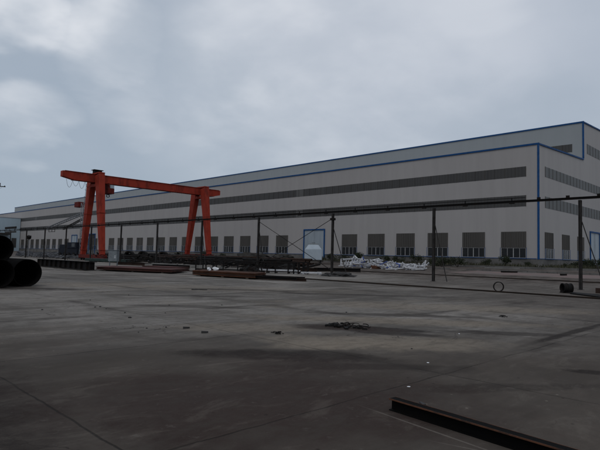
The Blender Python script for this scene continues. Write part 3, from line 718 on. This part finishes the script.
# ------------------------------------------------------------------ tangled heap of white members
rw = random.Random(5)
def member(L, hook):
    b = MB(); w = .105
    b.bar((-L / 2, 0, 0), (L / 2, 0, 0), w, w)
    if hook: b.bar((-L / 2 + w / 2, w * .51, 0), (-L / 2 + w / 2, w * .5 + hook, 0), w * .95)
    if hook > .5: b.bar((L / 2 - w / 2, w * .51, 0), (L / 2 - w / 2, w * .5 + hook * .8, 0), w * .95)
    return b
for k in range(84):
    fy = rw.uniform(0, 1); y = 31.2 + fy * 10.4; x = 50.3 + rw.uniform(-1.0, 1.0) - (fy - .5) * 1.4
    L = rw.choice((.5, .8, 1.1, 1.6, 2.4)); top = .95 if fy > .55 else .62
    z = gz(x) + .10 + top * rw.random() ** 1.3
    m = 'bluepaint' if k % 12 == 5 else 'white'
    o = member(L, rw.choice((0, 0, .3, .6, .8))).build('white_member' if m == 'white' else 'blue_member', M[m]); o.location = (x, y, z)
    o.rotation_euler = (rw.uniform(-1.6, 1.6), max(-.4, min(.4, rw.gauss(0, .14))) if L > 1 else rw.uniform(-.8, .8), PI / 2 + rw.gauss(0, .45))
    if m == 'white': tag(o, 'white painted steel member in the tangled heap before the hall windows', 'steel member', 'white members in the tangled heap')
    else: tag(o, 'blue painted steel member among the white ones of the tangled heap', 'steel member', 'blue members in the tangled heap')
for lb, pts in (('large white rectangular frame standing at the left end of the tangled heap', ((42.2, .25), (42.2, 1.05), (39.2, 1.12), (39.2, .35))), ('white steel frame leaning up to a peak in the left part of the tangled heap', ((40.6, .3), (40.1, 1.5), (39.6, 1.1), (39.5, .4))), ('white steel frame with its end post upright at the right end of the tangled heap', ((32.8, .3), (30.4, .22), (30.2, 1.15)))):
    g = gz(49.6); b = MB((49.6, pts[0][0], g))
    for (ya, za), (yb, zb) in zip(pts, pts[1:]): b.bar((49.6, ya, g + za), (49.6, yb, g + zb), .13)
    tag(b.build('white_member', M['white']), lb, 'steel frame')
b = MB((50.3, 37, gz(50.3))); b.mm((49.6, 36.7, gz(49.6)), (50.3, 37.6, gz(50) + .38)); tag(b.build('rusty_box', M['rustedge'], bevel=.03), 'small orange rusty box in the tangled heap of white members', 'box')

# ------------------------------------------------------------------ shrubs along the hall
def shrub(r, h, n, seed):
    r_ = random.Random(seed); b = MB()
    for c in range(9):
        cc = Vector((r_.gauss(0, r * .45), r_.gauss(0, r * .45), h * r_.uniform(.25, .85))); cr_ = r * r_.uniform(.3, .55)
        for k in range(n // 9):
            d = Vector((r_.gauss(0, 1), r_.gauss(0, 1), r_.gauss(0, .8))).normalized() * cr_ * r_.uniform(.4, 1.05)
            p = cc + d
            if p.z < .03: p.z = r_.uniform(.03, .2)
            s = r_.uniform(.05, .11); q = Euler((r_.uniform(0, 6), r_.uniform(0, 6), r_.uniform(0, 6))).to_matrix()
            b.bm.faces.new([b.bm.verts.new(p + q @ Vector(v) * s) for v in ((-1, 0, 0), (0, -.5, .1), (1.2, 0, 0), (0, .5, .1))])
    root = bpy.data.objects.new('shrub', None); col.objects.link(root)
    b.build('foliage', M['leaf'], root, recalc=False)
    b = MB()
    for k in range(6): b.bar((0, 0, -.05), (r_.gauss(0, r * .4), r_.gauss(0, r * .4), h * .7), .05, .05, .02, .02)
    b.build('stem', M['stem'], root)
    return root
protos = [shrub(1.0, 1.3, 700, 1), shrub(1.2, 1.0, 700, 2), shrub(.8, 1.5, 520, 3)]
used = [False] * 3
SH = [  # x, y, scale, kind, label
 (62.6, 35.7, 1.2, 2, 'larger dark shrub on the dirt right of the white tangle, left one of the pair'), (63.9, 34.1, 1.15, 0, 'dark shrub on the dirt right of the white tangle, right one of the pair'),
 (69.6, 58.8, 1.1, 1, 'shrub at the hall foot behind the leftmost end of the white tangle'), (70.0, 55.6, 1.25, 0, 'tallest shrub behind the white tangle under a louvred window'), (70, 51.5, .8, 1, 'low shrub behind the middle of the white tangle'),
 (69.8, 47.7, 1.0, 1, 'wide shrub behind the right half of the white tangle'), (70.2, 44.3, 1.0, 0, 'dense shrub behind the right end of the white tangle'), (69.6, 41.0, 1.1, 1, 'broad shrub at the hall foot left of the second right post'),
 (70.1, 32.9, .9, 1, 'low shrub under the last louvred window before the blue corner'), (70.6, 30.6, 1.1, 0, 'shrub under the right half of the last long facade window'), (71, 27.6, .6, 0, 'small shrub right at the blue corner of the hall'),
 (77.6, 25.0, .6, 1, 'small shrub under the first gable window'), (82.0, 24.7, 1.05, 1, 'dark shrub between the first two gable windows'), (85.5, 24.6, 1.15, 0, 'tall dark shrub under the second gable window'), (88.9, 24.8, 1.05, 1, 'wide dark shrub between the second and third gable windows'), (92.6, 24.7, 1.1, 0, 'dark shrub beside the blue gable door'),
 (64.8, 37.4, .8, 1, 'low dark shrub on the dirt just left of the shrub pair'), (69.5, 61.6, .9, 0, 'shrub at the hall foot just left of the white tangle'), (69.5, 49.6, .9, 0, 'upright shrub behind the middle of the white tangle'), (69.3, 38.4, .8, 1, 'low shrub at the hall foot right of the shrub pair'), (80.0, 24.9, .8, 1, 'low shrub right of the first gable window'), (87.2, 24.5, .9, 1, 'low wide shrub right of the second gable window'),
 (70.0, 94.0, 1.0, 1, 'low shrub at the hall foot between the crane legs'), (70.3, 101.0, 1.1, 0, 'bushy shrub at the hall foot behind the right crane leg'), (70.0, 112, 1.1, 1, 'shrub at the hall foot far left of the right crane leg'), (70.0, 64.2, .9, 1, 'shrub at the hall foot right of the pale door')]
for x, y, s, k, lb in SH:
    z = .96 if (66 < x < 73.3) else gz(x)
    root = protos[k]
    if used[k]: root = dup(protos[k])
    used[k] = True
    root.location = (x, y, z); root.rotation_euler = (0, 0, R.uniform(0, 6)); root.scale = (s, s, s * R.uniform(.85, 1.1))
    tag(root, lb, 'shrub', 'shrubs along the hall')
b = MB((70, 40, 1.06)); rg = random.Random(4)
for k in range(5200):
    x = rg.uniform(66.2, 73.0); y = rg.uniform(20, 130) if k % 3 else rg.uniform(20, 64); 
    z = .96 if y < 64 else .9
    if rg.random() < .35: x = rg.uniform(74, 104); y = rg.uniform(22, 26.9); z = .9
    h = rg.uniform(.15, .55); a = rg.uniform(0, 6); w = .06; dx, dy = rg.uniform(-.2, .2), rg.uniform(-.2, .2)
    b.face([(x - w * math.cos(a), y - w * math.sin(a), z), (x + w * math.cos(a), y + w * math.sin(a), z), (x + dx, y + dy, z + h)])
tag(b.build('weeds', M['grass'], recalc=False), 'dry weeds and grass along the foot of the hall', 'weeds', kind='stuff')
# gable-side bed soil
strip_sheet('verge', 73.9, 140, 22, 27.1, .006, M['soil'])

# ------------------------------------------------------------------ right side small things
ro = (27.0, 12.05, 0)
b = MB(ro); d = Vector((.85, .55, 0)).normalized() * .09; c = Vector((27.0, 12.05, .265)); b.tube(c - d, c + d, .265, .04, 40); tag(b.build('pipe_ring', M['black']), 'black steel ring cut from a pipe standing upright on the concrete', 'ring')
dr = (30.0, 9.65, 0)
b = MB(dr); c = Vector((30.0, 9.65, .262)); d = Vector((.75, -.66, 0)) * .25; b.tube(c - d, c + d, .24, .02, 32)
for q in (-.9, 0, .9): b.tube(c + d * q - d * .09, c + d * q + d * .09, .26, .03, 32)
tag(b.build('pipe_section', M['black']), 'short dark ribbed pipe section lying left of the right post', 'pipe section')
for k, (pa, pb, w, h, z, m, lb) in enumerate((((30.2, 9.9), (28.6, 6.2), .5, .06, .0, 'black', 'dark flat steel strip lying at the foot of the right post, left one'), ((29.3, 9.0), (27.2, 6.6), .6, .07, .0, 'black', 'dark flat steel strip nearest the camera at the right post'), ((31.9, 8.7), (31.5, 5.8), .4, .28, .0, 'brown', 'brown steel block behind the flat strips at the right edge'))):
    b = MB((*pa, 0)); b.bar((*pa, z + h / 2), (*pb, z + h / 2), w, h); tag(b.build('steel_strip' if k < 2 else 'steel_block', M[m], bevel=.008), lb, 'steel strip' if k < 2 else 'steel block')
# loose pieces on the pinkish strip
for k, (x, y, l, rz, m, lb) in enumerate(((53.6, 22.8, 1.6, .5, 'black', 'dark bar lying on the pinkish paving left of the blue corner'), (52.0, 17.0, .7, 1.2, 'black', 'small dark block on the pinkish paving right of the blue corner'), (62.5, 27.5, 4.2, .1, 'concrete', 'pale bar lying on the dirt below the blue corner'), (72.3, 24.6, 5.5, .0, 'concrete', 'pale bar lying in the verge below the gable windows'))):
    b = MB((x, y, gz(x))); b.box((x, y, gz(x) + .09), (.22, l, .17), Euler((0, 0, rz))); tag(b.build('loose_bar', M[m], bevel=.02), lb, 'bar')

# ------------------------------------------------------------------ foreground H beam
ho = (4.7, 3.2, 0)
hb = thing('h_beam', ho, 'rusty steel H beam lying on the concrete in the right foreground', 'steel beam')
p0, p1 = Vector((4.715, 3.26, 0)), Vector((4.40, .2, 0)); H_ = .125; tf = .011
b = MB(ho)
b.bar(p0 + Vector((0, 0, tf / 2)), p1 + Vector((0, 0, tf / 2)), .10, tf)
b.bar(p0 + Vector((0, 0, H_ / 2)), p1 + Vector((0, 0, H_ / 2)), .012, H_ - 2 * tf - .001)
b.build('web', M['pipeblack'], hb)
b = MB(ho); b.bar(p0 + Vector((0, 0, H_ - tf / 2)), p1 + Vector((0, 0, H_ - tf / 2)), .10, tf); b.build('top_flange', M['pipeblack'], hb, .003)
b = MB(ho); n = (p1 - p0).normalized().cross(Vector((0, 0, 1))); 
for s in (-1, 1): b.bar(p0 + n * s * .0522 + Vector((0, 0, H_ - tf / 2)), p1 + n * s * .0522 + Vector((0, 0, H_ - tf / 2)), .004, tf + .003)
b.build('flange_edge', M['rustedge'], hb)
# litter on the concrete
def lump(name, x, y, s, m, label, cat, group=None, flat=.6, seed=0):
    b = MB((x, y, 0)); bmesh.ops.create_icosphere(b.bm, subdivisions=2, radius=1); r_ = random.Random(seed)
    sx, sy = s * r_.uniform(.8, 1.4), s * r_.uniform(.7, 1.1)
    for v in b.bm.verts: q = r_.uniform(.75, 1.15); v.co = Vector((v.co.x * sx * q, v.co.y * sy * q, max(0, v.co.z * s * flat * q + s * flat * .7)))
    o = b.build(name, m); o.rotation_euler = (0, 0, r_.uniform(0, 6)); return tag(o, label, cat, group)
ST = [(6.66, 14.73, .055), (6.54, 12.97, .05), (6.15, 11.93, .06), (5.08, 14.74, .05), (6.57, 14.14, .04), (6.5, 14.7, .05), (5.6, 10.1, .035), (6.0, 10.0, .045), (7.3, 16.9, .04), (9.3, 18.2, .05), (10.0, 13.4, .045), (11.8, 9.8, .05), (8.1, 5.2, .03), (5.2, 9.7, .03), (7.4, 12.4, .035), (8.6, 14.2, .04)]
for k, (x, y, s) in enumerate(ST): lump('stone', x, y, s * .55, M['stone'], 'small dark stone scattered on the open concrete', 'stone', 'dark stones on the concrete', seed=k)
for k, (x, y, s, lb) in enumerate(((10.58, 5.6, .05, 'white scrap on the concrete furthest from the foreground beam'), (7.22, 4.34, .045, 'white scrap on the concrete beside the long joint'), (5.69, 3.69, .04, 'white scrap on the concrete nearest the end of the foreground beam'))):
    lump('paper_scrap', x, y, s * .45, M['plastic'], lb, 'scrap', flat=.35, seed=50 + k)
def twigs(x, y, n, L, label, seed, m='black', flat=0.0):
    r_ = random.Random(seed); b = MB((x, y, 0))
    for k in range(n):                                # loops of strapping wire, lying almost flat
        px, py = x + r_.gauss(0, L * .5), y + r_.gauss(0, L * .5); ra = L * r_.uniform(.15, .5); a0 = r_.uniform(0, 6.28); sw = r_.uniform(1.2, 4.5); e = r_.uniform(.4, 1)
        pts = [(px + ra * math.cos(a0 + sw * q / 9), py + ra * e * math.sin(a0 + sw * q / 9), .015 + .1 * L * abs(math.sin(q * .35 + k))) for q in range(10)]
        b.wire(pts, r_.uniform(.006, .013), 5)
    for k in range(int(n * flat)):
        px, py = x + r_.gauss(0, L * .4), y + r_.gauss(0, L * .4)
        b.box((px, py, .02 + .02 * r_.random()), (r_.uniform(.1, .35) * L * 2, r_.uniform(.04, .12) * L * 2, .03), Euler((r_.uniform(-.12, .12), r_.uniform(-.12, .12), r_.uniform(0, 3))))
    return tag(b.build('wire_scrap', M[m]), label, 'scrap')
twigs(9.3, 7.95, 16, .42, 'tangle of dark wire and strips on the concrete in the middle of the yard', 3, flat=.7)
twigs(9.4, 7.45, 8, .25, 'smaller tangle of dark wire next to the big one', 9, flat=.6)
twigs(7.35, 7.9, 8, .12, 'small clump of dark wire at a slab joint left of the middle', 4, flat=.8)
twigs(14.9, 6.5, 6, .16, 'small clump of dark wire on the concrete towards the right posts', 5, flat=.6)
for k, (x, y, l, rz, lb) in enumerate(((13.3, 19.5, .7, -.75, 'thin dark stick on the concrete in front of the rust brown plates'), (6.2, 8.85, .14, -.6, 'thin dark stick at the joint left of the middle'), (5.05, 3.1, .12, .9, 'short dark stick beside the foreground beam'), (6.25, 9.6, .14, -.5, 'thin dark stick on the left concrete'))):
    b = MB((x, y, 0)); d = Vector((math.cos(rz), math.sin(rz), 0)) * l / 2; c = Vector((x, y, .025)); b.bar(c - d, c + d, .04, .04, .03, .03); tag(b.build('stick', M['stone']), lb, 'stick')

# ------------------------------------------------------------------ world: overcast sky
w = bpy.data.worlds.new('World'); scene.world = w; w.use_nodes = True
SUN_EL, SUN_AZ = math.radians(52), math.radians(215)      # azimuth: direction the light comes from, measured in the xy plane from +x
S = NT.__new__(NT); S.t = w.node_tree
bg = S.t.nodes['Background']
sky = S.n('ShaderNodeTexSky', sky_type='NISHITA', sun_disc=False, sun_elevation=SUN_EL, sun_rotation=PI / 2 - SUN_AZ)
sky.air_density = 1.2; sky.dust_density = 3.0
tc = S.n('ShaderNodeTexCoord').outputs['Generated']
sp = S.n('ShaderNodeSeparateXYZ'); S.l(tc, sp.inputs[0])
zz = S.math('ADD', S.math('MAXIMUM', sp.outputs[2], 0.0), .30)
cv = S.n('ShaderNodeCombineXYZ'); S.l(S.math('DIVIDE', sp.outputs[0], zz), cv.inputs[0]); S.l(S.math('DIVIDE', sp.outputs[1], zz), cv.inputs[1])
cv.inputs[2].default_value = 3.7
n1 = S.noise(cv.outputs[0], .8, 6, .46, dist=.25)
n2 = S.noise(cv.outputs[0], 2.3, 5, .5, dist=.15)
n4 = S.noise(tc, 7.0, 4, .45, (1, 1, 2.4), dist=.2)
dens = S.math('ADD', S.math('MULTIPLY', n1, .68), S.math('MULTIPLY', n2, .32))
K = 10.0                                                  # background strength is 0.1
dark = tuple(v * K for v in (.375, .435, .515)); lite = tuple(v * K for v in (.50, .545, .625)); hole = tuple(v * K for v in (.84, .86, .90))
c = S.mix(S.ramp(dens, .32, .68), dark, lite)
def glow(d, r, k):
    dp = S.n('ShaderNodeVectorMath', operation='DOT_PRODUCT'); S.l(tc, dp.inputs[0]); dp.inputs[1].default_value = Vector(d).normalized()
    return S.math('MULTIPLY', S.ramp(S.math('ADD', dp.outputs['Value'], S.math('MULTIPLY', S.math('SUBTRACT', n4, .52), .014)), math.cos(r * 1.35), 1.0), k)
c = S.mix(glow((.33, .93, .08), .40, .6), c, tuple(v * K for v in (.31, .385, .475)))
tot = None
for d, r, k in (((.259, .887, .383), .075, .95), ((.38, .851, .362), .09, .9), ((.622, .66, .422), .17, .6), ((.551, .768, .327), .13, .6), ((.271, .937, .218), .07, .5), ((.467, .831, .301), .10, .4), ((.794, .432, .428), .12, .35), ((.72, .62, .31), .32, .35)):
    gq = glow(d, r, k); tot = gq if tot is None else S.math('MAXIMUM', tot, gq)
c = S.mix(S.math('MULTIPLY', tot, S.ramp(n2, .34, .66, .25, 1.0)), c, hole)
lowf = S.ramp(sp.outputs[2], 0.02, .26, .5, 0)
c = S.mix(lowf, c, tuple(v * K for v in (.345, .42, .51)))
c = S.mix(.93, sky.outputs[0], c)
S.l(c, bg.inputs['Color']); bg.inputs['Strength'].default_value = .1

sd = bpy.data.lights.new('sun', 'SUN'); sd.energy = .5; sd.angle = math.radians(25); sd.color = (1, .97, .93)
so_ = bpy.data.objects.new('sun', sd); col.objects.link(so_)
v = Vector((math.cos(SUN_AZ) * math.cos(SUN_EL), math.sin(SUN_AZ) * math.cos(SUN_EL), math.sin(SUN_EL)))
so_.rotation_euler = v.to_track_quat('Z', 'Y').to_euler(); so_.location = (0, 0, 60)

# ------------------------------------------------------------------ camera
cam = bpy.data.cameras.new('camera'); co_ = bpy.data.objects.new('camera', cam); col.objects.link(co_)
cam.sensor_width = 36; cam.lens = 36 * 520 / 600; cam.clip_end = 5000; cam.clip_start = .05
pitch = math.atan(31.4 / 520); roll = math.radians(1.43); yaw = PI / 4
fw = Vector((math.cos(yaw) * math.cos(pitch), math.sin(yaw) * math.cos(pitch), math.sin(pitch)))
q = (-fw).to_track_quat('Z', 'Y').to_matrix()
rt = Vector((math.sin(yaw), -math.cos(yaw), 0)); up = rt.cross(fw)
Mx = Matrix((rt, up, -fw)).transposed() @ Matrix.Rotation(roll, 3, 'Z')
co_.matrix_world = Matrix.Translation((0, 0, 1.6)) @ Mx.to_4x4()
scene.camera = co_
vs_ = scene.view_settings
vs_.view_transform = 'Standard'; vs_.look = 'None'; vs_.exposure = 0; vs_.gamma = 1; vs_.use_curve_mapping = False
